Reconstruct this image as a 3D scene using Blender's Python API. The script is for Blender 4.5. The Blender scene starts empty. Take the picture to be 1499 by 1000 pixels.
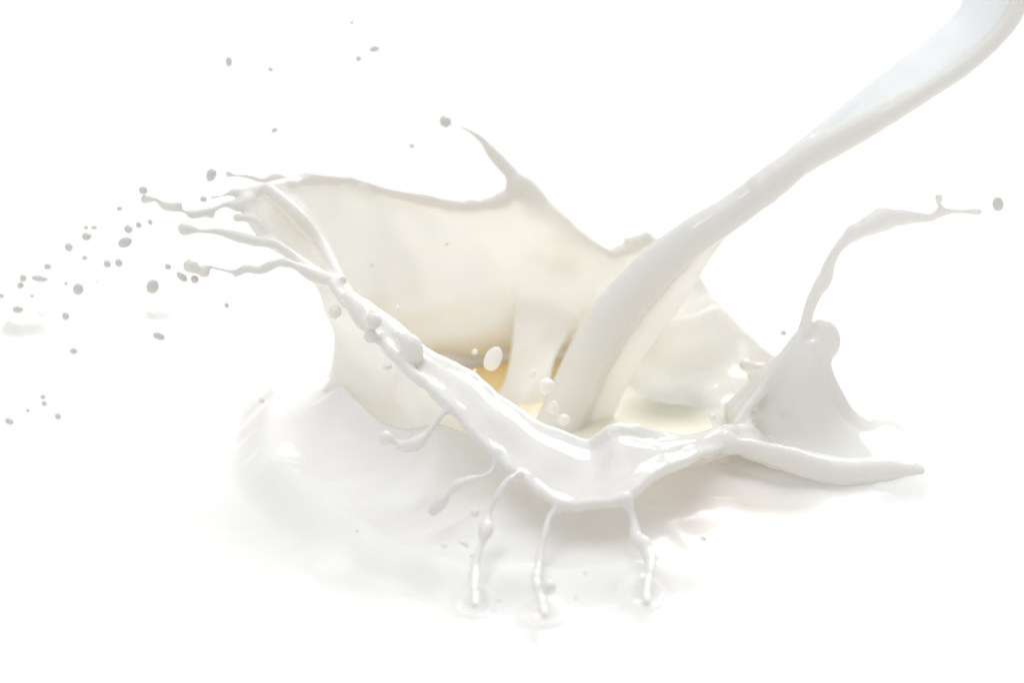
import bpy, math, random
import numpy as np
from mathutils import Vector

# ------------------------------------------------------------------ camera, light, exposure
S = bpy.context.scene
COL = S.collection
CM = 0.01                       # everything below is laid out in centimetres
PITCH, DIST = math.radians(21.0), 36.0
RIGHT = np.array([1.0, 0, 0])
FWD = np.array([0, math.cos(PITCH), -math.sin(PITCH)])
UP = np.array([0, math.sin(PITCH), math.cos(PITCH)])
TARGET = -1.05 * RIGHT + 1.40 * UP
EYE = TARGET - DIST * FWD
LENS = 36.0 * DIST / 14.99

cd = bpy.data.cameras.new('camera')
cam = bpy.data.objects.new('camera', cd)
COL.objects.link(cam)
cam.location = Vector(EYE * CM)
cam.rotation_euler = (math.pi / 2 - PITCH, 0, 0)
cd.lens, cd.sensor_width = LENS, 36.0
cd.clip_start, cd.clip_end = 0.01, 20.0
cd.dof.use_dof = True
cd.dof.focus_distance = 0.336
cd.dof.aperture_fstop = 14.0
S.camera = cam

w = bpy.data.worlds.new('World')
S.world = w
w.use_nodes = True
w.node_tree.nodes['Background'].inputs[0].default_value = (0.985, 0.985, 0.985, 1)
w.node_tree.nodes['Background'].inputs[1].default_value = 0.66


def area(name, loc, aim, size, power, color):
    l = bpy.data.lights.new(name, 'AREA')
    l.shape, l.size, l.energy, l.color = 'DISK', size, power, color
    o = bpy.data.objects.new(name, l)
    COL.objects.link(o)
    o.location = loc
    o.rotation_euler = (Vector(aim) - Vector(loc)).to_track_quat('-Z', 'Y').to_euler()
    return o


area('back_softbox', (0.27, 0.76, 0.56), (0, 0.0, 0.0), 0.60, 7.2, (0.99, 0.99, 1.0))
area('overhead_fill', (-0.06, 0.08, 0.92), (0, 0, 0), 0.90, 3.0, (0.90, 0.95, 1.0))  # unseen lamp added as broad fill from above
area('front_glint_lamp', (-0.34, -0.30, 0.80), (0, 0, 0), 0.13, 0.35, (0.92, 0.96, 1.0))  # small unseen lamp added for sparkles on the wet surfaces

S.view_settings.view_transform = 'Standard'
S.view_settings.look = 'None'
S.view_settings.gamma = 1.0
S.view_settings.exposure = 0.0
S.view_settings.use_curve_mapping = False
S.render.engine = 'CYCLES'
S.cycles.use_denoising = True
S.cycles.max_bounces = 14
S.cycles.diffuse_bounces = 10
S.cycles.transmission_bounces = 8
S.cycles.glossy_bounces = 4

random.seed(4)
RNG = np.random.default_rng(4)


# ------------------------------------------------------------------ helpers
def at(px, py, Y):
    """Point in the vertical plane at depth Y (cm) that the photograph shows at (px, py)."""
    d = FWD * DIST + RIGHT * ((px - 749.5) / 100.0) + UP * ((500 - py) / 100.0)
    t = (Y - EYE[1]) / d[1]
    return EYE + d * t


def ground(px, py, z=0.0):
    d = FWD * DIST + RIGHT * ((px - 749.5) / 100.0) + UP * ((500 - py) / 100.0)
    t = (z - EYE[2]) / d[2]
    return EYE + d * t


def cr(P, n, closed=False):
    """Catmull-Rom resample of control rows P (m, ...) to n rows."""
    P = np.asarray(P, float)
    m = len(P)
    t = np.linspace(0, m if closed else m - 1, n, endpoint=not closed)
    i = np.floor(t).astype(int)
    if not closed:
        i = np.minimum(i, m - 2)
    f = (t - i).reshape((-1,) + (1,) * (P.ndim - 1))
    if closed:
        a, b, c, d = P[(i - 1) % m], P[i % m], P[(i + 1) % m], P[(i + 2) % m]
    else:
        a, b, c, d = P[np.maximum(i - 1, 0)], P[i], P[np.minimum(i + 1, m - 1)], P[np.minimum(i + 2, m - 1)]
    return 0.5 * (2 * b + (c - a) * f + (2 * a - 5 * b + 4 * c - d) * f ** 2 + (3 * b - a - 3 * c + d) * f ** 3)


class Waves:
    """Smooth pseudo-noise in 3-D: a sum of random plane waves."""
    def __init__(self, seed, scale, n=14):
        r = np.random.default_rng(seed)
        v = r.normal(size=(n, 3))
        v /= np.linalg.norm(v, axis=1)[:, None]
        self.k = v * (2 * math.pi / scale) * r.uniform(0.6, 1.7, (n, 1))
        self.p = r.uniform(0, 6.283, n)
        self.n = n

    def __call__(self, P):
        return np.sin(np.asarray(P) @ self.k.T + self.p).sum(-1) / math.sqrt(self.n)


BIG, MID, FINE = Waves(1, 2.4), Waves(2, 0.9), Waves(3, 0.34)


class Prim:
    def __init__(self, part, pts, k=0.07):
        self.part, self.pts, self.k = part, pts, k


def tube(part, ctl, k=0.07, step=0.02, wob=0.10):
    """A strand of milk through (px, py, Y, radius) control points."""
    C = np.array([list(at(a, b, c)) + [r * (0.88 if part.startswith(('tendril', 'finger')) else 1)] for a, b, c, r in ctl])
    if part.startswith('finger') and len(ctl) > 5:
        C[-1, 3] *= 1.3                                # surface tension gathers a bead at the tip
        C[-2, 3] *= 0.8
    return tube3(part, C, k, step, wob)


def tube3(part, C, k=0.07, step=0.02, wob=0.10, closed=False):
    C = np.asarray(C, float)
    L = np.linalg.norm(np.diff(C[:, :3], axis=0), axis=1).sum()
    n = max(8, int(L / step))
    P = cr(C, n, closed)
    P[:, 3] = np.maximum(P[:, 3], 0.022) * (1 + wob * 0.6 * FINE(P[:, :3]))
    P[:, :3] += (0.25 * P[:, 3])[:, None] * np.stack([MID(P[:, :3] + 5), MID(P[:, :3] + 11), MID(P[:, :3] + 17)], 1) * wob * 4
    P[:, 3] = np.maximum(P[:, 3], 0.02)
    return Prim(part, P, k)


def sheet(part, rows, r, k=0.07, closed=False, step=0.027, und=0.05, rfun=None):
    """A film of milk through a grid of control points rows[v][u] (cm)."""
    G = np.asarray(rows, float)
    nv, nu = G.shape[:2]
    lu = max(np.linalg.norm(np.diff(G[v], axis=0), axis=1).sum() for v in range(nv))
    lv = max(np.linalg.norm(np.diff(G[:, u], axis=0), axis=1).sum() for u in range(nu))
    a, b = int(lv / step) + 2, int(lu / step) + 2
    D = cr(G, a)
    D = np.swapaxes(cr(np.swapaxes(D, 0, 1), b, closed), 0, 1)
    if und:
        du = np.gradient(D, axis=1)
        dv = np.gradient(D, axis=0)
        N = np.cross(du, dv)
        N /= np.maximum(np.linalg.norm(N, axis=-1, keepdims=True), 1e-9)
        D = D + N * (und * (0.75 * BIG(D) + 0.42 * MID(D)))[..., None]
    R = np.full(D.shape[:2], r)
    if rfun is not None:
        vv, uu = np.meshgrid(np.linspace(0, 1, a), np.linspace(0, 1, b), indexing='ij')
        R = rfun(uu, vv)
    R = np.maximum(R * (1 + 0.12 * MID(D + 3)), 0.022)
    return Prim(part, np.concatenate([D.reshape(-1, 3), R.reshape(-1, 1)], 1), k)


def blob(part, px, py, Y, r, k=0.06):
    p = at(px, py, Y)
    return Prim(part, np.array([[p[0], p[1], p[2], r]]), k)


def fill(prims, h, margin=0.09, pad=0.14):
    """Blend the primitives into one distance field; remember which part lies nearest."""
    lo = np.min([(p.pts[:, :3] - p.pts[:, 3:]).min(0) for p in prims], 0) - pad
    hi = np.max([(p.pts[:, :3] + p.pts[:, 3:]).max(0) for p in prims], 0) + pad
    dim = np.ceil((hi - lo) / h).astype(int) + 1
    F = np.full(dim, margin, np.float32)
    B = np.full(dim, margin, np.float32)
    ID = np.zeros(dim, np.int16)
    for n, p in enumerate(prims):
        P = p.pts
        plo = np.maximum(np.floor(((P[:, :3] - P[:, 3:]).min(0) - margin - lo) / h).astype(int) - 2, 0)
        phi = np.minimum(np.ceil(((P[:, :3] + P[:, 3:]).max(0) + margin - lo) / h).astype(int) + 3, dim)
        bd = phi - plo
        T = np.full(bd, margin, np.float32)
        q = (P[:, :3] - lo) / h - plo
        base = np.rint(q).astype(int)
        cls = np.ceil(P[:, 3] / 0.04).astype(int)
        for c in np.unique(cls):
            s = cls == c
            qs, bs, rs = q[s].astype(np.float32), base[s], P[s, 3].astype(np.float32)
            K = int(math.ceil((rs.max() + margin) / h))
            if s.sum() < (2 * K + 1) ** 3 / 3:
                ar = np.arange(-K, K + 1)
                for a in range(len(rs)):
                    l = np.maximum(bs[a] - K, 0)
                    u = np.minimum(bs[a] + K + 1, bd)
                    gx = (np.arange(l[0], u[0]) - qs[a, 0]) ** 2
                    gy = (np.arange(l[1], u[1]) - qs[a, 1]) ** 2
                    gz = (np.arange(l[2], u[2]) - qs[a, 2]) ** 2
                    d = (np.sqrt(gx[:, None, None] + gy[None, :, None] + gz[None, None, :]) * h - rs[a]).astype(np.float32)
                    V = T[l[0]:u[0], l[1]:u[1], l[2]:u[2]]
                    np.minimum(V, d, out=V)
            else:
                Tf = T.reshape(-1)
                lim = ((rs.max() + margin) / h + 0.9) ** 2
                for dx in range(-K, K + 1):
                    for dy in range(-K, K + 1):
                        for dz in range(-K, K + 1):
                            if dx * dx + dy * dy + dz * dz > lim:
                                continue
                            g = bs + np.array([dx, dy, dz])
                            g = np.clip(g, 0, bd - 1)
                            e = g - qs
                            d = np.sqrt((e * e).sum(1)).astype(np.float32) * h - rs
                            np.minimum.at(Tf, (g[:, 0] * bd[1] + g[:, 1]) * bd[2] + g[:, 2], d.astype(np.float32))
        sl = tuple(slice(a, b) for a, b in zip(plo, phi))
        f = F[sl]
        hh = np.maximum(p.k - np.abs(f - T), 0) / p.k
        hh[(T >= margin * 0.999) | (f >= margin * 0.999)] = 0
        F[sl] = np.minimum(f, T) - hh * hh * p.k * 0.25
        near = T < B[sl]
        B[sl][near] = T[near]
        ID[sl][near] = n
    return F, ID, lo


def nets(F, ID, lo, h, smooth=3):
    """Naive surface nets: quads around the zero level of F."""
    I = F < 0
    c = [I[a:a - 1 or None, b:b - 1 or None, d:d - 1 or None] for a in (0, 1) for b in (0, 1) for d in (0, 1)]
    any_, all_ = c[0].copy(), c[0].copy()
    for x in c[1:]:
        any_ |= x
        all_ &= x
    act = np.argwhere(any_ & ~all_)
    del any_, all_
    vid = np.full(np.array(F.shape) - 1, -1, np.int32)
    vid[act[:, 0], act[:, 1], act[:, 2]] = np.arange(len(act), dtype=np.int32)
    off = np.array([[a, b, d] for a in (0, 1) for b in (0, 1) for d in (0, 1)])
    val = [F[act[:, 0] + o[0], act[:, 1] + o[1], act[:, 2] + o[2]] for o in off]
    acc = np.zeros((len(act), 3))
    cnt = np.zeros(len(act))
    for a in range(8):
        for b in range(a + 1, 8):
            if np.abs(off[a] - off[b]).sum() != 1:
                continue
            x = (val[a] < 0) != (val[b] < 0)
            t = val[a] / np.where(x, val[a] - val[b], 1)
            acc += np.where(x[:, None], off[a] + (off[b] - off[a]) * t[:, None], 0)
            cnt += x
    V = (act + acc / cnt[:, None]) * h + lo
    part = ID[act[:, 0], act[:, 1], act[:, 2]]
    Q = []
    for ax in range(3):
        s0 = [slice(None)] * 3
        s1 = [slice(None)] * 3
        s0[ax], s1[ax] = slice(0, -1), slice(1, None)
        e = np.argwhere(I[tuple(s0)] != I[tuple(s1)])
        o1, o2 = (ax + 1) % 3, (ax + 2) % 3
        ok = (e[:, o1] > 0) & (e[:, o2] > 0) & (e[:, o1] < F.shape[o1] - 1) & (e[:, o2] < F.shape[o2] - 1)
        e = e[ok]
        inn = I[e[:, 0], e[:, 1], e[:, 2]]
        q = []
        for a, b in ((0, 0), (1, 0), (1, 1), (0, 1)):
            g = e.copy()
            g[:, o1] -= a
            g[:, o2] -= b
            q.append(vid[g[:, 0], g[:, 1], g[:, 2]])
        q = np.stack(q, 1)
        q[~inn] = q[~inn][:, ::-1]
        Q.append(q)
    Q = np.concatenate(Q)
    e = np.concatenate([Q[:, [0, 1]], Q[:, [1, 2]], Q[:, [2, 3]], Q[:, [3, 0]]])
    deg = np.bincount(e[:, 0], minlength=len(V)) + np.bincount(e[:, 1], minlength=len(V))
    for it in range(smooth):
        for lam in (0.5, -0.42):
            A = np.stack([np.bincount(e[:, 0], V[e[:, 1], i], len(V)) + np.bincount(e[:, 1], V[e[:, 0], i], len(V)) for i in range(3)], 1)
            V = V + lam * (A / np.maximum(deg, 1)[:, None] - V)
    fn = np.cross(V[Q[:, 2]] - V[Q[:, 0]], V[Q[:, 3]] - V[Q[:, 1]])
    N = np.stack([sum(np.bincount(Q[:, j], fn[:, i], len(V)) for j in range(4)) for i in range(3)], 1)
    N /= np.maximum(np.linalg.norm(N, axis=1, keepdims=True), 1e-12)
    return V, Q, N, part


def mesh_from(name, V, Q, N, mat, origin):
    me = bpy.data.meshes.new(name)
    me.vertices.add(len(V))
    me.vertices.foreach_set('co', ((V - origin) * CM).astype(np.float32).ravel())
    me.loops.add(Q.size)
    me.loops.foreach_set('vertex_index', Q.astype(np.int32).ravel())
    me.polygons.add(len(Q))
    me.polygons.foreach_set('loop_start', np.arange(0, Q.size, Q.shape[1], dtype=np.int32))
    me.polygons.foreach_set('loop_total', np.full(len(Q), Q.shape[1], np.int32))
    me.polygons.foreach_set('use_smooth', np.ones(len(Q), bool))
    me.update(calc_edges=True)
    me.validate()
    if N is not None and len(N) == len(me.vertices):
        me.normals_split_custom_set_from_vertices(N.tolist())
    me.materials.append(mat)
    return me


def tag(o, label=None, cat=None, group=None, kind=None):
    for k, v in (('label', label), ('category', cat), ('group', group), ('kind', kind)):
        if v:
            o[k] = v
    return o


def link(name, me, loc=(0, 0, 0), parent=None):
    o = bpy.data.objects.new(name, me)
    COL.objects.link(o)
    o.location = Vector(np.asarray(loc, float) * CM)
    o.parent = parent
    return o


def empty(name, loc):
    o = bpy.data.objects.new(name, None)
    o.empty_display_size = 0.01
    COL.objects.link(o)
    o.location = Vector(np.asarray(loc, float) * CM)
    return o


SUB = {'lip_edge': 'lip', 'crest': 'lip', 'bead': 'lip', 'back_rim': 'wall', 'left_rim': 'wall', 'spike': 'wall', 'fold_ridge': 'fold',
       'ribbon_edge': 'ribbon'}
THIN = {'wall', 'fold', 'plume', 'inner_sheet', 'film'}
BODY = {'lip', 'arm', 'ridge', 'column', 'curl', 'tendril'}


def liquid(root, origin, prims, h, mat, smooth=3):
    """Blend prims, then cut the one continuous skin into the parts that made it."""
    F, ID, lo = fill(prims, h)
    V, Q, N, pid = nets(F, ID, lo, h, smooth)
    del F, ID
    names = []
    for p in prims:
        if p.part not in names:
            names.append(p.part)
    pmap = np.array([names.index(p.part) for p in prims])
    fp = pmap[pid[Q[:, 0]]]
    made = {}
    for i, nm in enumerate(names):
        q = Q[fp == i]
        if len(q) == 0:
            continue
        u, inv = np.unique(q, return_inverse=True)
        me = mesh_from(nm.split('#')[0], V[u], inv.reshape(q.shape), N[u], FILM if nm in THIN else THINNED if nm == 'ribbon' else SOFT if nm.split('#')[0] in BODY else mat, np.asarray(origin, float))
        made.setdefault(nm, link(nm.split('#')[0], me, (0, 0, 0), root))
    for nm, o in made.items():
        if SUB.get(nm.split('#')[0]) in made:
            o.parent = made[SUB[nm.split('#')[0]]]


# ------------------------------------------------------------------ materials
def milk(name, base, rough=0.16, trans=0.22, coat=0.0, tint=None, bump=0.0):
    m = bpy.data.materials.new(name)
    m.use_nodes = True
    nt = m.node_tree
    n, l = nt.nodes, nt.links
    out, bs = n['Material Output'], n['Principled BSDF']
    bs.inputs['Base Color'].default_value = (*base, 1)
    bs.inputs['Roughness'].default_value = rough
    bs.inputs['IOR'].default_value = 1.45
    tc = n.new('ShaderNodeTexCoord')
    # faint cream streaks inside the milk: fat is never perfectly even
    ns = n.new('ShaderNodeTexNoise')
    ns.inputs['Scale'].default_value = 45.0
    ns.inputs['Detail'].default_value = 3.0
    mx = n.new('ShaderNodeMix')
    mx.data_type = 'RGBA'
    mx.inputs['A'].default_value = (*base, 1)
    mx.inputs['B'].default_value = (*(tint or tuple(b * s for b, s in zip(base, (0.995, 0.985, 0.955)))), 1)
    l.new(tc.outputs['Object'], ns.inputs['Vector'])
    l.new(ns.outputs['Fac'], mx.inputs['Factor'])
    l.new(mx.outputs['Result'], bs.inputs['Base Color'])
    if bump:
        bn = n.new('ShaderNodeTexNoise')
        bn.inputs['Scale'].default_value = 120.0
        bp = n.new('ShaderNodeBump')
        bp.inputs['Strength'].default_value = bump
        bp.inputs['Distance'].default_value = 0.002
        l.new(tc.outputs['Object'], bn.inputs['Vector'])
        l.new(bn.outputs['Fac'], bp.inputs['Height'])
        l.new(bp.outputs['Normal'], bs.inputs['Normal'])
    if trans:
        tr = n.new('ShaderNodeBsdfTranslucent')
        l.new(mx.outputs['Result'], tr.inputs['Color'])
        ms = n.new('ShaderNodeMixShader')
        ms.inputs[0].default_value = trans
        l.new(bs.outputs[0], ms.inputs[1])
        l.new(tr.outputs[0], ms.inputs[2])
        l.new(ms.outputs[0], out.inputs['Surface'])
    return m


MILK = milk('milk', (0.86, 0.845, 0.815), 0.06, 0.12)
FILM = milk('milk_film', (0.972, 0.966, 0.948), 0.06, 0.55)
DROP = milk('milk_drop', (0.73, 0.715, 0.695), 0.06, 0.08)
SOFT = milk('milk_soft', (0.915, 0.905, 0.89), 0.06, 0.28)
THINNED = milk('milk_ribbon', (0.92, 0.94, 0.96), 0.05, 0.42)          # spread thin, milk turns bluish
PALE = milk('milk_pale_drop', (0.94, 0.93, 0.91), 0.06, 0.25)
POOL = milk('milk_pool', (0.96, 0.953, 0.938), 0.2, 0.0)
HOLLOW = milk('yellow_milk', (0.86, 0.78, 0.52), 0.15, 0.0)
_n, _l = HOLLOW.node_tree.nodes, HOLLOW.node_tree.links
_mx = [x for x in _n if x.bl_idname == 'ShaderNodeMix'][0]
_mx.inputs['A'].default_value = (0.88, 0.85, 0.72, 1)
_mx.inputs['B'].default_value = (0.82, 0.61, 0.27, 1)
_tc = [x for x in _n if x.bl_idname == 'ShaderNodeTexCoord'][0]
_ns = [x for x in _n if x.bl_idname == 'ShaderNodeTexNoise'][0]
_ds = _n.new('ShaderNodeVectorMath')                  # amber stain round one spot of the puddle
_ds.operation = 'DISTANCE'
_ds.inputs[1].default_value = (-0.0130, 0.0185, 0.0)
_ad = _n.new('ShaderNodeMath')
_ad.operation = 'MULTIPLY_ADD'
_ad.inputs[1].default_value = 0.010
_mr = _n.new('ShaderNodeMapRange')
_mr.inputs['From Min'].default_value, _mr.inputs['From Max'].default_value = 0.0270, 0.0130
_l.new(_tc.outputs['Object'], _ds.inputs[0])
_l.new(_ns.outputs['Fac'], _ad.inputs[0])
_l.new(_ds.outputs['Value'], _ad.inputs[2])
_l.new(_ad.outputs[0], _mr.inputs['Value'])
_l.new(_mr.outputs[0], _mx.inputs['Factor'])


def stain_or_shade(mat, centre, r_out, r_in, color, amount):
    """A patch of other colour or of painted shade in the liquid, soft edged and uneven."""
    n, l = mat.node_tree.nodes, mat.node_tree.links
    bs = n['Principled BSDF']
    src = bs.inputs['Base Color'].links[0].from_socket
    tc = [x for x in n if x.bl_idname == 'ShaderNodeTexCoord'][0]
    ns = [x for x in n if x.bl_idname == 'ShaderNodeTexNoise'][0]
    ds = n.new('ShaderNodeVectorMath')
    ds.operation = 'DISTANCE'
    ds.inputs[1].default_value = centre
    ad = n.new('ShaderNodeMath')
    ad.operation = 'MULTIPLY_ADD'
    ad.inputs[1].default_value = r_out * 0.5
    mr = n.new('ShaderNodeMapRange')
    mr.inputs['From Min'].default_value, mr.inputs['From Max'].default_value = r_out * 1.25, r_in + r_out * 0.25
    mr.inputs['To Max'].default_value = amount
    mx = n.new('ShaderNodeMix')
    mx.data_type = 'RGBA'
    mx.inputs['B'].default_value = (*color, 1)
    l.new(tc.outputs['Object'], ds.inputs[0])
    l.new(ns.outputs['Fac'], ad.inputs[0])
    l.new(ds.outputs['Value'], ad.inputs[2])
    l.new(ad.outputs[0], mr.inputs['Value'])
    l.new(mr.outputs[0], mx.inputs['Factor'])
    l.new(src, mx.inputs['A'])
    l.new(mx.outputs['Result'], bs.inputs['Base Color'])


stain_or_shade(HOLLOW, (0.0160, 0.0030, 0.0), 0.0085, 0.002, (0.40, 0.40, 0.29), 0.75)      # olive shadow painted into the colour at the right of the hollow
stain_or_shade(POOL, (0.0200, -0.0310, 0.0), 0.0170, 0.003, (0.94, 0.84, 0.76), 0.7)        # peach tinge under the right of the rim

# the films are thicker near the pool and let less light through there
_n, _l = FILM.node_tree.nodes, FILM.node_tree.links
_tc = [x for x in _n if x.bl_idname == 'ShaderNodeTexCoord'][0]
_sp = _n.new('ShaderNodeSeparateXYZ')
_mr = _n.new('ShaderNodeMapRange')
_mr.inputs['From Min'].default_value, _mr.inputs['From Max'].default_value = 0.004, 0.026
_mr.inputs['To Min'].default_value, _mr.inputs['To Max'].default_value = 0.36, 0.55
_l.new(_tc.outputs['Object'], _sp.inputs[0])
_l.new(_sp.outputs['Z'], _mr.inputs['Value'])
_l.new(_mr.outputs[0], [x for x in _n if x.bl_idname == 'ShaderNodeMixShader'][0].inputs[0])

# ------------------------------------------------------------------ the pool of milk
FOOT = np.array([(-3.25, .4), (-3.1, 1.1), (-2.75, 1.75), (-2.2, 2.2), (-1.5, 2.5), (-.8, 2.65), (.2, 2.7), (.8, 2.65), (1.3, 2.5), (1.8, 2.2), (2.2, 1.8),
                 (2.6, 1.2), (2.75, .5), (2.6, -.4), (2.2, -1.0), (1.6, -1.7), (1.0, -2.1), (.4, -2.3), (-.5, -2.35), (-1.1, -2.2), (-1.6, -1.9), (-2.2, -1.5),
                 (-2.7, -1.0), (-3.05, -.6), (-3.2, -.2)])
_ft = np.arctan2(FOOT[:, 1], FOOT[:, 0])
_fo = np.argsort(_ft)
_ft, _fr = _ft[_fo], np.hypot(FOOT[:, 0], FOOT[:, 1])[_fo]


def sstep(t):
    t = np.clip(t, 0, 1)
    return t * t * (3 - 2 * t)


def pool_height(X, Y):
    r = np.hypot(X + 0.05, Y + 0.15)
    th = np.arctan2(Y, X)
    yf = np.interp(X, [1.0, 2.0, 3.0, 4.0, 4.6, 5.3, 6.0], [-2.6, -2.35, -2.2, -2.45, -2.4, -1.8, -0.9])
    infront = sstep((X - 0.4) / 1.9) * sstep((yf + 0.6 - Y) / 0.9)
    ro = 5.3 + 0.18 * np.sin(3 * th + 0.6) + 0.10 * np.sin(7 * th + 2)
    z = (0.34 * sstep((ro - r) / 0.65) + 0.14 * sstep((ro - 0.8 - r) / 1.2)) * (1 - 0.85 * infront) * (1 - 0.72 * sstep((X - 0.6) / 1.6) * sstep((Y + 2.6) / 0.8))
    # a second, lower fold spreading towards the camera on the left
    g = ground(640, 712)
    q = np.hypot((X - g[0]) / 2.15, (Y - g[1]) / 2.3)
    qa = np.arctan2(Y - g[1], X - g[0])
    z = np.maximum(z, 0.36 * sstep((1.0 + 0.07 * np.sin(3 * qa + 1) + 0.04 * np.sin(8 * qa) - q) / 0.24))
    d = np.hypot(X, Y) - np.interp(th, _ft, _fr, period=2 * math.pi)      # distance outside the foot of the crown
    z = z + (0.34 + 0.66 * sstep((0.8 - X) / 1.0)) * np.exp(-np.abs(d) / 0.34) * (1 - 0.5 * infront)
    z = z * (1 - sstep((0.30 - d) / 0.28))
    # low rolling wave on the right: steeper towards the camera, gentle behind
    H = np.interp(X, [0.9, 1.7, 2.6, 3.8, 4.6, 5.3, 6.0], [0, .30, .40, .38, .29, .14, 0])
    b = sstep((Y - yf - 0.55) / 1.5)
    z = np.maximum(z, H * sstep((Y - yf) / 0.75) * (1 - b))
    P = np.stack([X, Y, np.zeros_like(X)], -1)
    fade = np.clip((7.6 - r) / 2.5, 0, 1)
    z = z + fade * (0.055 * BIG(P) + 0.020 * MID(P))
    for px, py, a, R, s in ((600, 785, -0.12, 0.8, 0.6), (530, 700, -0.08, 0.8, 0.6), (945, 885, 0.05, 0.16, 0.11),
                            (795, 905, 0.05, 0.18, 0.12), (693, 890, 0.04, 0.15, 0.11)):
        g = ground(px, py)
        d = np.hypot(X - g[0], Y - g[1])
        z = z + a * np.exp(-((d - R * (a > 0)) / s) ** 2) + abs(a) * 0.5 * np.exp(-((d - R * 1.5) / (s * 0.5)) ** 2)
    return z


def axis(lo, hi, fine_lo, fine_hi, step, grow=1.16):
    a = list(np.arange(fine_lo, fine_hi + step / 2, step))
    s = step
    while a[-1] < hi:
        s *= grow
        a.append(a[-1] + s)
    s = step
    while a[0] > lo:
        s *= grow
        a.insert(0, a[0] - s)
    return np.array(a)


ax, ay = axis(-150, 150, -7.0, 6.6, 0.036), axis(-60, 220, -8.0, 4.5, 0.036)
GX, GY = np.meshgrid(ax, ay, indexing='ij')
GZ = pool_height(GX, GY)
n0, n1 = GX.shape
idx = np.arange(n0 * n1).reshape(n0, n1)
pq = np.stack([idx[:-1, :-1], idx[1:, :-1], idx[1:, 1:], idx[:-1, 1:]], -1).reshape(-1, 4)
pool = link('milk_pool', mesh_from('milk_pool', np.stack([GX, GY, GZ], -1).reshape(-1, 3), pq, None, POOL, np.zeros(3)))
tag(pool, 'wide white pool of milk the splash rises from', kind='structure')

# ------------------------------------------------------------------ the crown splash
stations = [  # rim seen in the photograph (px, py, depth), foot on the pool (X, Y)
    (362, 292, .6, -3.25, .4), (420, 270, 1.2, -3.1, 1.1), (500, 264, 1.8, -2.75, 1.75), (590, 284, 2.3, -2.2, 2.2),
    (690, 303, 2.6, -1.5, 2.5), (735, 291, 2.7, -1.1, 2.6), (768, 275, 2.8, -.8, 2.65), (825, 320, 2.9, -.3, 2.7),
    (888, 369, 3.0, .2, 2.7), (945, 352, 3.1, .8, 2.65), (1000, 382, 3.0, 1.3, 2.5), (1042, 438, 2.7, 1.8, 2.2),
    (1085, 482, 2.2, 2.2, 1.8), (1130, 525, 1.4, 2.6, 1.2), (1150, 565, .6, 2.75, .5), (1130, 600, -.3, 2.6, -.4),
    (1085, 627, -1.2, 2.2, -1.0), (1030, 647, -2.2, 1.6, -1.7), (965, 638, -2.8, 1.0, -2.1), (905, 628, -3.1, .4, -2.3),
    (860, 654, -3.2, 0., -2.4), (800, 634, -3.1, -.5, -2.35), (735, 592, -2.7, -1.1, -2.2), (680, 547, -2.3, -1.6, -1.9),
    (610, 507, -1.7, -2.2, -1.5), (555, 464, -1.1, -2.7, -1.0), (505, 422, -.5, -3.05, -.6), (440, 386, 0., -3.2, -.2),
    (393, 343, .3, -3.27, .1)]
rim = np.array([at(a, b, c) for a, b, c, _, _ in stations])
foot = np.array([[x, y, 0.0] for *_, x, y in stations])
rows = []
for t in (0.0, 0.05, 0.11, 0.20, 0.34, 0.55, 0.80, 1.0):
    z = rim[:, 2:] * t
    f = t ** 1.9                                   # stands up first, then flares to the rim
    p = foot[:, :2] + (rim[:, :2] - foot[:, :2]) * f
    flare = max(0.0, 0.22 - t) / 0.22              # spreads into the pool at the foot
    p = p + (foot[:, :2] / np.linalg.norm(foot[:, :2], axis=1, keepdims=True)) * 0.55 * flare ** 1.6 * np.where(foot[:, :1] < -1, 1.3, 1.0)
    wide = max(0.0, 0.50 - t) / 0.50               # the left flank runs out in a broad skirt
    p = p + (foot[:, :2] / np.linalg.norm(foot[:, :2], axis=1, keepdims=True)) * 0.75 * wide ** 2 * sstep((-1.4 - foot[:, :1]) / 1.4) * sstep((1.6 - foot[:, 1:2]) / 1.2)
    rows.append(np.concatenate([p, z - 0.10 * flare ** 2], 1))
C = []
C.append(sheet('wall', rows, 0.036, closed=True, und=0.09, k=0.10,
               rfun=lambda u, v: 0.034 + 0.10 * np.clip(0.22 - v, 0, 1) ** 1.0))

lip_top = [(1205, 690, -.9), (1140, 668, -1.0), (1085, 629, -1.2), (1030, 648, -2.2), (965, 639, -2.8), (905, 629, -3.1), (860, 655, -3.2), (800, 635, -3.1), (735, 593, -2.7),
           (680, 548, -2.3), (610, 508, -1.7), (555, 465, -1.1), (505, 423, -.5)]
lip_low = [(1205, 692, -1.4), (1135, 676, -1.75), (1070, 655, -1.9), (1020, 668, -3.0), (958, 692, -3.9), (918, 728, -4.35), (868, 738, -4.4), (812, 735, -4.3), (720, 662, -3.6),
           (655, 594, -3.0), (592, 530, -2.2), (540, 480, -1.4), (487, 418, -.6)]
A = np.array([at(*p) for p in lip_top])
Bq = np.array([at(*p) for p in lip_low])
M1 = A * 0.68 + Bq * 0.32 + np.array([0, -0.03, 0.10])
M2 = A * 0.32 + Bq * 0.68 + np.array([0, -0.03, 0.02])
C.append(sheet('lip', [A, M1, M2, Bq], 0.038, und=0.05, k=0.10))
# thick rolled edge of the lip
rr = [.06, .07, .075, .075, .075, .065, .06, .052, .058, .068, .078, .075, .065]
C.append(tube3('lip_edge', np.concatenate([Bq, np.array(rr)[:, None]], 1), 0.10, wob=0.25))
# rounded crest of the front wall
C.append(tube3('crest', np.concatenate([A, np.array([.06, .08, .08, .07, .07, .10, .07, .07, .07, .09, .06, .05, .05])[:, None]], 1), 0.14, wob=0.2))
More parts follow.
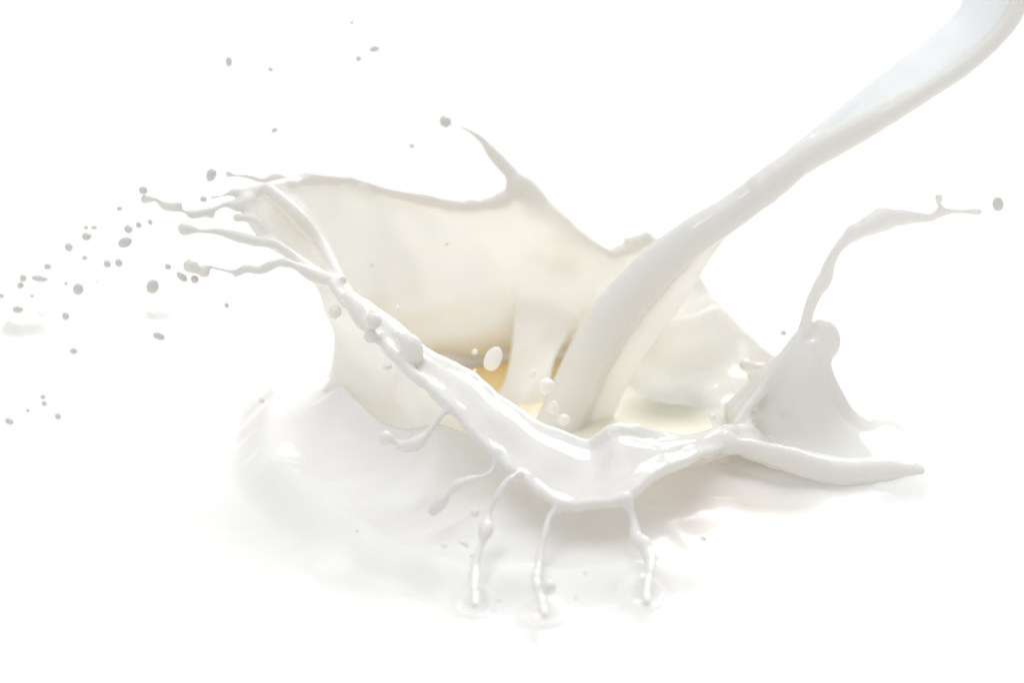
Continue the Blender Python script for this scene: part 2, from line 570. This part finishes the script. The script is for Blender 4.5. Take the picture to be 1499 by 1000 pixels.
# back rim
br = [(362, 292, .6, .05), (385, 273, .9, .045), (420, 268, 1.2, .05), (500, 263, 1.8, .065), (590, 283, 2.3, .075), (690, 302, 2.6, .08),
      (735, 291, 2.7, .09), (768, 274, 2.8, .10), (825, 319, 2.9, .06), (888, 368, 3.0, .06), (920, 360, 3.05, .09), (945, 350, 3.1, .07),
      (1000, 381, 3.0, .05), (1042, 437, 2.7, .05), (1085, 481, 2.2, .045), (1130, 524, 1.4, .05)]
C.append(tube('back_rim', br, 0.10, wob=0.3))
lr = [(505, 422, -.5, .07), (470, 404, -.25, .085), (440, 386, 0, .06), (415, 362, .15, .05), (393, 343, .3, .045), (372, 316, .45, .045), (360, 294, .6, .06)]
C.append(tube('left_rim', lr, 0.09, wob=0.25))
# inner fold at the left tip
fa = [at(*p) for p in ((362, 296, .55), (393, 343, .28), (440, 386, -.02), (498, 420, -.45))]
fc = [at(*p) for p in ((392, 276, .75), (438, 315, .55), (472, 362, .35), (503, 420, -.40))]
fb = [(np.array(a) + np.array(c)) / 2 + np.array([0.05, 0.16, -0.03]) for a, c in zip(fa, fc)]
C.append(sheet('fold', [fa, fb, fc], 0.03, und=0.02, k=0.12))
C.append(tube('fold_ridge', [(392, 276, .75, .03), (438, 315, .55, .045), (472, 362, .35, .045), (503, 420, -.4, .04)], 0.14))
fd = [at(*p) for p in ((425, 270, 1.2), (462, 320, 1.0), (488, 370, .8), (506, 420, -.2))]
fm = [(np.array(a) + np.array(c)) / 2 + np.array([0.0, 0.14, -0.02]) for a, c in zip(fc, fd)]
C.append(sheet('fold', [fc, fm, fd], 0.03, und=0.02, k=0.14))

# flying fingers on the left
C.append(tube('finger#a', [(490, 264, 1.7, .05), (452, 257, 1.5, .075), (428, 262, 1.4, .055), (405, 257, 1.3, .075), (385, 263, 1.2, .05),
                           (362, 258, 1.1, .042), (345, 257, 1.1, .03), (335, 255, 1.1, .052)], .07, wob=.2))
C.append(tube('finger#b', [(378, 276, .8, .055), (352, 279, .7, .05), (330, 285, .65, .03), (310, 289, .6, .024)], .07))
C.append(tube('finger#b', [(366, 290, .62, .05), (350, 284, .68, .05), (342, 280, .7, .04)], .09))
C.append(tube('finger#c', [(362, 296, .6, .10), (348, 299, .55, .10), (330, 299, .5, .05), (310, 307, .45, .06), (285, 313, .4, .085), (270, 309, .4, .03),
                           (255, 303, .4, .07), (240, 299, .4, .075), (228, 291, .4, .05), (213, 290, .4, .052)], .06, wob=.25))
C.append(blob('finger#c', 309, 315, .45, .055))
C.append(blob('finger#c', 262, 299, .4, .05))
C.append(tube('finger#d', [(400, 350, .28, .05), (385, 330, .34, .035), (370, 320, .38, .04), (348, 318, .4, .075)], .06))
C.append(tube('finger#e', [(448, 392, -.05, .05), (420, 368, .05, .065), (400, 355, .1, .085), (370, 350, .15, .10), (340, 343, .2, .085), (320, 338, .2, .06),
                           (300, 338, .2, .045), (287, 337, .2, .055), (272, 335, .2, .10)], .07, wob=.15))
C.append(tube('finger#f', [(492, 414, -.5, .10), (462, 402, -.35, .115), (440, 391, -.3, .075), (415, 384, -.25, .07), (395, 388, -.2, .085), (380, 395, -.2, .07),
                           (360, 393, -.2, .08), (345, 398, -.2, .05), (322, 394, -.2, .03), (306, 390, -.2, .03), (298, 396, -.2, .09), (280, 387, -.2, .085)], .06, wob=.2))
C.append(blob('finger#f', 299, 398, -.2, .085))
C.append(tube('finger#f', [(345, 398, -.2, .03), (345, 406, -.2, .022)], .03))
# spike of the back rim
C.append(tube('spike', [(785, 292, 2.8, .10), (764, 268, 2.8, .14), (746, 250, 2.8, .115), (726, 228, 2.8, .095), (708, 206, 2.8, .065), (690, 193, 2.8, .04), (672, 184, 2.8, .022)], .14, wob=.1))
# crumbled edge of the back rim
for a, b, r in ((905, 362, .06), (918, 350, .05), (934, 352, .075), (948, 343, .06), (965, 352, .06), (830, 318, .05), (978, 362, .05)):
    C.append(blob('back_rim', a, b, 3.08, r, .1))
# beads hanging on the left of the lip
C.append(tube('bead#a', [(508, 436, -1.0, .08), (518, 450, -1.2, .115), (530, 472, -1.4, .09), (540, 482, -1.5, .05)], .06))
C.append(blob('bead#b', 547, 470, -1.75, .115, .04))
C.append(blob('bead#b', 543, 492, -1.75, .10, .04))
C.append(tube('bead#c', [(588, 492, -2.0, .05), (600, 503, -2.1, .14), (604, 517, -2.15, .14)], .06))
C.append(blob('bead#d', 503, 408, -.55, .05, .05))
# tendrils falling from the lip
C.append(tube('tendril#a', [(662, 594, -3.0, .06), (652, 603, -3.1, .05), (640, 616, -3.2, .05), (625, 634, -3.3, .065), (606, 650, -3.4, .105),
                            (590, 653, -3.4, .09), (578, 647, -3.4, .045), (565, 642, -3.4, .115)], .06, wob=.1))
C.append(tube('tendril#b', [(727, 664, -3.65, .05), (722, 684, -3.8, .04), (714, 695, -3.9, .045), (690, 704, -4.0, .06), (668, 711, -4.05, .07), (655, 726, -4.1, .05),
                            (645, 737, -4.1, .095), (634, 749, -4.1, .09)], .06, wob=.25))
C.append(tube('tendril#c', [(760, 691, -4.0, .04), (740, 703, -4.2, .045), (729, 722, -4.3, .068), (722, 737, -4.4, .03), (714, 762, -4.6, .055), (709, 780, -4.8, .09),
                            (705, 800, -5.0, .045), (698, 828, -5.3, .06), (694, 855, -5.7, .065), (693, 888, -6.3, .06)], .06, wob=.3))
C.append(tube('tendril#d', [(822, 737, -4.35, .06), (804, 756, -4.5, .055), (797, 788, -4.8, .05), (789, 820, -5.1, .06), (786, 846, -5.5, .08), (790, 870, -5.9, .075),
                            (796, 902, -6.5, .06)], .06, wob=.25))
C.append(blob('tendril#d', 803, 860, -5.8, .10))
C.append(tube('tendril#e', [(918, 733, -4.4, .10), (926, 752, -4.5, .06), (930, 768, -4.6, .065), (932, 786, -4.75, .11), (944, 796, -4.9, .12), (951, 812, -5.1, .095),
                            (949, 845, -5.6, .065), (946, 884, -6.2, .07)], .07, wob=.2))
# soft sheets inside the crown
pl = [at(*p) for p in ((705, 612, .9), (738, 568, 1.3), (752, 510, 2.0), (756, 460, 2.44), (764, 415, 2.70), (790, 350, 2.98))]
pr = [at(*p) for p in ((800, 625, .7), (802, 550, 1.3), (825, 495, 2.3), (848, 450, 2.7), (858, 415, 2.85), (850, 350, 3.1))]
pm = [(np.array(a) + np.array(b)) / 2 + np.array([0, -0.30 + .07 * i, 0]) for i, (a, b) in enumerate(zip(pl, pr))]
C.append(sheet('plume', [pl, pm, pr], 0.05, und=0.04, k=0.18, rfun=lambda u, v: .055 - .025 * u))
it = [at(*p) for p in ((900, 470, 2.5), (945, 478, 2.1), (985, 472, 1.8), (1020, 466, 1.75), (1052, 455, 1.95), (1085, 490, 2.0))]
ib = [at(*p) for p in ((905, 628, .7), (940, 636, .4), (985, 640, .2), (1025, 640, .1), (1065, 630, .1), (1100, 610, .3))]
im = [(np.array(a) + np.array(b)) / 2 + np.array([0, 0.48, 0]) for a, b in zip(it, ib)]
C.append(sheet('inner_sheet', [it, im, ib], 0.045, und=0.09, k=0.18))
C.append(tube3('inner_sheet', np.concatenate([np.array(it), np.array([.04, .045, .05, .055, .055, .05])[:, None]], 1), .1))
# the column on the right, its arm and its curl
crow = []
PZ = float(pool_height(np.array([4.0]), np.array([-0.1]))[0])            # level of the pool beside the column

for z, cx, rx, ry in ((PZ - .13, 1160, 1.62, 1.15), (PZ - .03, 1159, 1.22, .92), (PZ + .09, 1157, .98, .76), (PZ + .25, 1155, .80, .63), (.62, 1155, .64, .50), (.86, 1159, .50, .40), (1.10, 1165, .37, .29),
                      (1.34, 1171, .25, .2), (1.52, 1176, .13, .11)):
    c = np.array([(cx - 855) / 100.0, -0.12, z])
    crow.append([c + np.array([rx * (1 + min(.07, .12 * max(z, 0)) * math.sin(5 * a + .6 + z) + min(.04, .08 * max(z, 0)) * math.sin(9 * a + 2)) * math.cos(a) * ((1.12 if z > .3 else .85) if math.cos(a) < 0 else 1), ry * (1 + .07 * math.sin(5 * a + .6 + z)) * math.sin(a), 0])
                 for a in np.linspace(0, 2 * math.pi, 28, endpoint=False)])
C.append(sheet('column', crow, .085, closed=True, und=.03, k=.2))
C.append(tube('column', [(1078, 622, -.95, .07), (1100, 592, -.7, .075), (1130, 548, -.42, .075), (1155, 512, -.2, .07), (1170, 488, -.1, .06)], .15))
C.append(tube('column', [(1150, 600, -.6, .05), (1162, 560, -.45, .05), (1170, 520, -.25, .05)], .15))
C.append(tube('column', [(1196, 610, -.45, .05), (1194, 570, -.32, .05), (1192, 530, -.15, .06)], .15))
# rim running on to the right as one low rolled ridge
C.append(tube('ridge', [(1055, 652, -2.1, .10), (1090, 656, -1.95, .13), (1140, 668, -1.9, .17), (1200, 686, -1.85, .19), (1265, 692, -1.85, .20), (1325, 690, -1.7, .18), (1358, 703, -1.4, .17), (1378, 730, -1.3, .15)], .2, wob=.12))
C.append(tube('arm', [(1168, 515, -.05, .16), (1176, 490, 0, .11), (1183, 460, 0, .09), (1195, 428, .05, .10), (1208, 405, .1, .125), (1215, 383, .1, .08), (1230, 360, .1, .085),
                      (1262, 336, .15, .13), (1300, 323, .2, .175), (1335, 319, .2, .105), (1362, 318, .2, .07), (1380, 309, .2, .06), (1402, 309, .2, .04), (1432, 310, .2, .055)], .09, wob=.12))
C.append(tube('arm', [(1381, 311, .2, .055), (1375, 300, .2, .035), (1374, 289, .2, .058)], .06))
C.append(tube('curl', [(1165, 530, .1, .14), (1196, 522, .05, .17), (1214, 508, .05, .15), (1217, 492, .1, .125), (1207, 478, .15, .11), (1192, 474, .2, .10), (1178, 482, .2, .07)], .12, wob=.06))
cc = at(1194, 498, .12)
C.append(Prim('curl', np.array([[cc[0] + .15 * math.cos(a) * s, cc[1], cc[2] + .16 * math.sin(a) * s, .125] for a in np.linspace(0, 6.28, 24) for s in (.2, .6, 1)]), .1))
C.append(blob('curl', 1198, 497, .14, .27, .12))
C.append(tube('side_bead#e', [(1120, 536, .9, .04), (1105, 536, .85, .06), (1090, 533, .8, .085)], .08))
C.append(blob('side_bead#f', 1147, 487, -.05, .05))
crown = empty('milk_splash', (0, 0, 0))
tag(crown, 'white milk crown splash with tall leaning back sheet, curled front lip and falling tendrils', 'milk splash')
liquid(crown, (0, 0, 0), C, 0.025, MILK)

# ------------------------------------------------------------------ the poured stream
st = [(1590, -130, 1.6, .40), (1530, -70, 1.5, .36), (1470, 10, 1.4, .30), (1400, 82, 1.2, .24), (1330, 140, 1.0, .08), (1250, 188, .9, .17), (1180, 230, .8, .21),
      (1130, 267, .65, .25), (1085, 300, .55, .245), (1045, 327, .45, .265), (1000, 358, .38, .285), (953, 400, .3, .31), (906, 450, .2, .33), (868, 510, .1, .33),
      (842, 565, .05, .33), (822, 612, 0, .34), (808, 655, -.05, .35), (800, 700, -.1, .36)]
T = [tube('jet', st[4:], .12, wob=.025)]
# spread ribbon at the top with a rounded lower edge
e0 = [at(a, b, c) for a, b, c in ((1495, -150, 1.6), (1506, -60, 1.4), (1483, 24, 1.25), (1420, 90, 1.05), (1330, 150, .9), (1250, 198, .85), (1185, 232, .78))]
e1 = [at(a, b, c) for a, b, c in ((1440, -170, 3.6), (1428, -70, 3.3), (1398, 5, 2.9), (1350, 55, 2.5), (1275, 115, 2.0), (1215, 172, 1.5), (1165, 222, 1.0))]
e1 = [np.array(b) + (np.array(a) - np.array(b)) * .18 for a, b in zip(e0, e1)]
em = [np.array(a) * .5 + np.array(b) * .5 + np.array([-.02, .10, -.05]) for a, b in zip(e0, e1)]
T.append(sheet('ribbon', [e0, em, e1], .06, und=.015, k=.12))
T.append(tube3('ribbon_edge', np.concatenate([np.array(e0), np.array([.12, .12, .12, .125, .135, .15, .16])[:, None]], 1), .12, wob=.03))
T.append(tube3('ribbon', np.concatenate([np.array(e1), np.array([.05, .05, .05, .055, .07, .10, .13])[:, None]], 1), .12, wob=.03))
# thin film trailing off the underside
f0 = [at(a, b, c) for a, b, c in ((1066, 325, .5), (1008, 374, .4), (948, 444, .25), (898, 516, .15), (864, 588, .05), (845, 655, 0))]
f1 = [at(a, b, c) for a, b, c in ((1078, 322, .55), (1042, 372, .55), (996, 444, .5), (948, 512, .4), (908, 580, .3), (880, 660, .2))]
T.append(sheet('film', [f0, [(np.array(a) + np.array(b)) / 2 + np.array([.02, .06, 0]) for a, b in zip(f0, f1)], f1], .035, und=.02, k=.1))
stream = empty('milk_stream', (-0.4, 0, 0))
tag(stream, 'thick stream of milk poured in from the upper right corner', 'milk stream')
liquid(stream, (-0.4, 0, 0), T, 0.03, MILK)

# ------------------------------------------------------------------ amber tint in the hollow of the crown
def puddle(name, cx, cy, rx, ry, z, mat, seed, seg=48, rings=6):
    r = np.random.default_rng(seed)
    ph = r.uniform(0, 6.28, 4)
    V, Q = [], []
    for i in range(rings + 1):
        s = i / rings
        for j in range(seg):
            a = 2 * math.pi * j / seg
            k = 1 + 0.10 * math.sin(2 * a + ph[0]) + 0.06 * math.sin(3 * a + ph[1]) + 0.03 * math.sin(6 * a + ph[2])
            x, y = rx * s * k * math.cos(a), ry * s * k * math.sin(a)
            V.append((x, y, 0.05 * (1 - s ** 3) - 0.012))
    for i in range(rings):
        for j in range(seg):
            Q.append((i * seg + j, (i + 1) * seg + j, (i + 1) * seg + (j + 1) % seg, i * seg + (j + 1) % seg))
    return link(name, mesh_from(name, np.array(V), np.array(Q), None, mat, np.zeros(3)), (cx, cy, z))


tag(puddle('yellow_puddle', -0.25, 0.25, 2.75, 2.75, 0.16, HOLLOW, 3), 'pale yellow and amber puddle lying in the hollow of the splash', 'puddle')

# ------------------------------------------------------------------ ripple rings left of the splash
def ripple(px, py, R, label):
    g = ground(px, py)
    prof = [(0, .10), (.18, .09), (.32, .02), (.48, .01), (.62, .07), (.74, .085), (.86, .05), (1.0, .012), (1.12, -.01)]
    P = cr(np.array(prof), 30)
    seg = 64
    V = np.array([[R * r * math.cos(6.28318 * j / seg), R * r * math.sin(6.28318 * j / seg), R * 4.5 * z] for r, z in P for j in range(seg)])
    Q = np.array([(i * seg + j, i * seg + (j + 1) % seg, (i + 1) * seg + (j + 1) % seg, (i + 1) * seg + j) for i in range(len(P) - 1) for j in range(seg)])
    o = link('ripple_ring', mesh_from('ripple_ring', V, Q[:, ::-1], None, POOL, np.zeros(3)), (g[0], g[1], 0.006))
    return tag(o, label, 'ripple', 'ripple rings on the pool')


ripple(45, 478, .46, 'wider faint ripple ring on the pool at the far left edge')
ripple(237, 460, .29, 'smaller faint ripple ring on the pool nearer the splash')

# ------------------------------------------------------------------ droplets in the air
def drop_mesh(seed, mat):
    r = np.random.default_rng(seed)
    seg, ring = 28, 16
    ph = r.uniform(0, 6.28, 6)
    V = [(0, 0, 1)]
    for i in range(1, ring):
        a = math.pi * i / ring
        for j in range(seg):
            b = 2 * math.pi * j / seg
            k = 1 + .05 * math.sin(2 * b + ph[0]) * math.sin(a) + .05 * math.cos(2 * a + ph[1]) + .03 * math.sin(3 * b + ph[2]) * math.sin(a) ** 2
            V.append((k * math.sin(a) * math.cos(b), k * math.sin(a) * math.sin(b), k * math.cos(a)))
    V.append((0, 0, -1))
    F = [(0, 1 + j, 1 + (j + 1) % seg) for j in range(seg)]
    for i in range(ring - 2):
        for j in range(seg):
            a, b = 1 + i * seg + j, 1 + i * seg + (j + 1) % seg
            F.append((a, a + seg, b + seg, b))
    n = len(V) - 1
    o = 1 + (ring - 2) * seg
    F += [(n, o + (j + 1) % seg, o + j) for j in range(seg)]
    me = bpy.data.meshes.new('milk_droplet')
    me.from_pydata([tuple(c * CM for c in v) for v in V], [], F)
    me.polygons.foreach_set('use_smooth', [True] * len(F))
    me.materials.append(mat)
    return me


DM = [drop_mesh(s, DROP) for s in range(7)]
DP = [drop_mesh(s + 20, PALE) for s in range(5)]      # paler, more translucent milk for those over the splash
AIR = [  # px, py, half width, half height, tilt (deg), depth Y, label
    (652, 177, 10, 10, 20, 2.8, 'round milk droplet just off the tip of the tall back spike'),
    (309, 256, 8, 10.5, -25, 1.1, 'oval milk droplet left of the topmost flying finger'),
    (298, 291, 5, 5, 0, .6, 'small bead of milk just off the thin second finger'),
    (210, 278, 6.5, 6.5, -20, .4, 'small droplet just above the tip of the longest left finger'),
    (175, 305, 4, 4, 0, .6, 'faint small droplet alone, upper left of the slanting oval one'),
    (220, 325, 4, 5, 20, .7, 'faint upright speck of milk under the longest left finger'),
    (203, 329, 4.5, 5.5, 10, .7, 'small pale droplet touching the right of a rounder one'),
    (188, 335, 7, 7, 0, .7, 'round pale droplet above the slanting oval droplet'),
    (183, 355, 12, 7.5, 28, .2, 'large slanting oval grey droplet in the left cloud'),
    (126, 333, 3.2, 3.2, 0, .4, 'tiny droplet above the pale round one, left of its pale twin'),
    (138, 333, 4.5, 3.5, 0, .9, 'tiny pale flattened droplet at the top of the left cloud'),
    (127, 346, 7, 7, 0, .5, 'pale round droplet at the upper left of the cloud'),
    (101, 362, 6.5, 7, 15, .6, 'pale lumpy droplet lower left of the pale round one'),
    (124, 377, 4, 4, 0, .3, 'small droplet under the pale round one, left of the twin pair'),
    (157, 386, 6, 6, 0, .1, 'left one of the twin round droplets side by side'),
    (174, 385, 6.3, 6.3, 0, .1, 'right one of the twin round droplets side by side'),
    (70, 390, 5.2, 5, 0, .3, 'small droplet above the long flat streak of milk'),
    (34, 407, 5, 6, 0, .2, 'upper of two stacked droplets at the far left edge'),
    (30, 418, 4.6, 5.5, 0, .2, 'lower of two stacked droplets at the far left edge'),
    (58, 408, 13, 5, -8, .6, 'long flat faint streak of milk in the left cloud'),
    (246, 390, 5, 5, 0, -.1, 'small round droplet left of the bead cluster on the lowest finger'),
    (266, 405, 6, 10, 45, -.2, 'slanting droplet in the bead cluster, lower left'),
    (285, 409, 6.5, 6, 0, -.2, 'round droplet at the bottom of the bead cluster'),
    (115, 423, 7.5, 9.5, -15, -.1, 'egg-shaped grey droplet below and left of the twin round droplets'),
    (224, 419, 9, 11.5, -20, -.2, 'large grey oval droplet below and left of the bead cluster'),
    (97, 415, 3.2, 3.2, 0, .5, 'faint dot of milk left of the egg-shaped droplet'),
    (141, 413, 2, 2, 0, .5, 'faintest speck right of the egg-shaped droplet'),
    (47, 433, 3, 3, 0, .4, 'faint dot between the flat streak and the ripple'),
    (26, 453, 8.5, 5.5, 8, -.1, 'flattened oval droplet just above the wider ripple'),
    (96, 463, 6, 6.3, 0, -.2, 'grey round droplet right above the edge of the wider ripple'),
    (2, 433, 4, 4, 0, .2, 'pale droplet cut by the left frame edge'),
    (233, 492, 9, 6, -25, -.3, 'slanting oval droplet below the smaller ripple'),
    (108, 514, 5.5, 5.5, 0, -.3, 'lone round droplet below the wider ripple'),
    (332, 447, 3.8, 4.5, 0, 0, 'lone small droplet under the fingers, above the pale swell'),
    (63, 581, 4, 4, 0, -.6, 'upper of two close droplets at the lower left'),
    (65, 591, 4.4, 4.2, 0, -.6, 'lower of two close droplets at the lower left'),
    (85, 610, 5.2, 5.2, 0, -.9, 'small grey droplet lower right of the close pair'),
    (14, 617, 6.5, 5.2, -30, -.9, 'droplet at the lower left edge of the photo'),
    (41, 601, 3, 3, 0, -.7, 'faint dot between the close pair and the left edge'),
    (335, 90, 5, 8.5, 0, 2.0, 'upright pale droplet high above the left fingers'),
    (396, 101, 4.5, 3.5, -30, 2.2, 'faint small droplet right of the high upright one'),
    (548, 71, 8, 5, 15, 2.6, 'larger of two flat droplets high at the top'),
    (525, 85, 5, 4.6, 0, 2.6, 'smaller of the two droplets high at the top'),
    (515, 32, 3, 3.5, 0, 2.8, 'faintest droplet near the top edge'),
    (402, 190, 5.5, 4, 35, 2.2, 'small slanting droplet above the topmost finger'),
    (603, 213, 4.3, 4.3, 0, 2.8, 'small droplet left of the tall back spike'),
    (654, 357, 2.3, 2.3, 0, 1.0, 'tiny dark speck in front of the back sheet, right'),
    (544, 388, 2.3, 2.3, 0, 1.0, 'tiny dark speck in front of the back sheet, left'),
    (490, 457, 10, 10.5, 0, -.9, 'round droplet beside the left flank under the rim'),
    (580, 489, 7, 6.5, 0, -1.9, 'small white droplet between the big beads of the lip'),
    (567, 537, 6, 5.5, 0, -2.2, 'small white droplet in front of the grey left flank'),
    (582, 452, 3.2, 3.6, 0, -.8, 'tiny white droplet just above the left rim'),
    (695, 515, 4.2, 4.2, 0, -.6, 'tiny white droplet upper left of the big oval one'),
    (695, 543, 2.8, 2.8, 0, -.6, 'tiniest white droplet over the amber hollow'),
    (722, 525, 11.5, 20, -25, -.8, 'big white oval droplet hovering over the amber hollow'),
    (779, 548, 5, 8, -15, -.8, 'small upright oval droplet left of the stream'),
    (800, 566, 13, 12.5, 0, -1.2, 'big round white droplet before the foot of the stream'),
    (810, 597, 9, 11, 10, -1.3, 'middle droplet of three before the foot of the stream'),
    (825, 615, 10.5, 9, 0, -1.3, 'lowest droplet of three before the foot of the stream'),
    (1461, 298, 8.5, 11.5, 12, .2, 'oval droplet flung off the end of the right arm'),
    (1043, 610, 4.5, 4.5, 0, -1.6, 'small white droplet left of the right column'),
    (1417, 516, 2.4, 2.4, 0, .2, 'lone speck far right of the column'),
    (695, 751, 6, 7, 0, -4.4, 'white droplet between the second and third tendrils'),
    (650, 799, 5, 4.5, 0, -5.0, 'small white droplet left of the shard near the pool'),
    (679, 796, 8, 4, -30, -5.0, 'white slanting shard of milk left of the third tendril'),
    (691, 814, 3, 3, 0, -5.0, 'tiny white droplet close beside the third tendril'),
    (523, 778, 2.6, 2.8, 0, -4.6, 'tiny white speck over the shaded pool at lower left'),
    (843, 876, 3, 3, 0, -5.9, 'tiny droplet low between the fourth and fifth tendrils'),
    (857, 840, 2.2, 5, 20, -5.3, 'thin curved fleck between the fourth and fifth tendrils'),
    (730, 879, 5, 4, 0, -6.0, 'white droplet by the foot of the third tendril'),
    (1030, 789, 4.2, 4.2, 0, -4.2, 'white droplet right of the fifth tendril'),
    (383, 587, 4.5, 4.5, 0, -1.2, 'white droplet over the pale swell at left'),
]
for i, (px, py, a, b, tilt, Y, label) in enumerate(AIR):
    p = at(px, py, Y)
    d = np.dot(p - EYE, FWD)
    s = d / DIST / 100.0
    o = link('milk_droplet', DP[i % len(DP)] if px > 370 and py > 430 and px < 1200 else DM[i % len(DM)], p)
    o.rotation_euler = (0, -math.radians(tilt), 0)
    o.scale = (a * s, min(a, b) * s, b * s)
    tag(o, label, 'droplet', 'flying milk droplets')
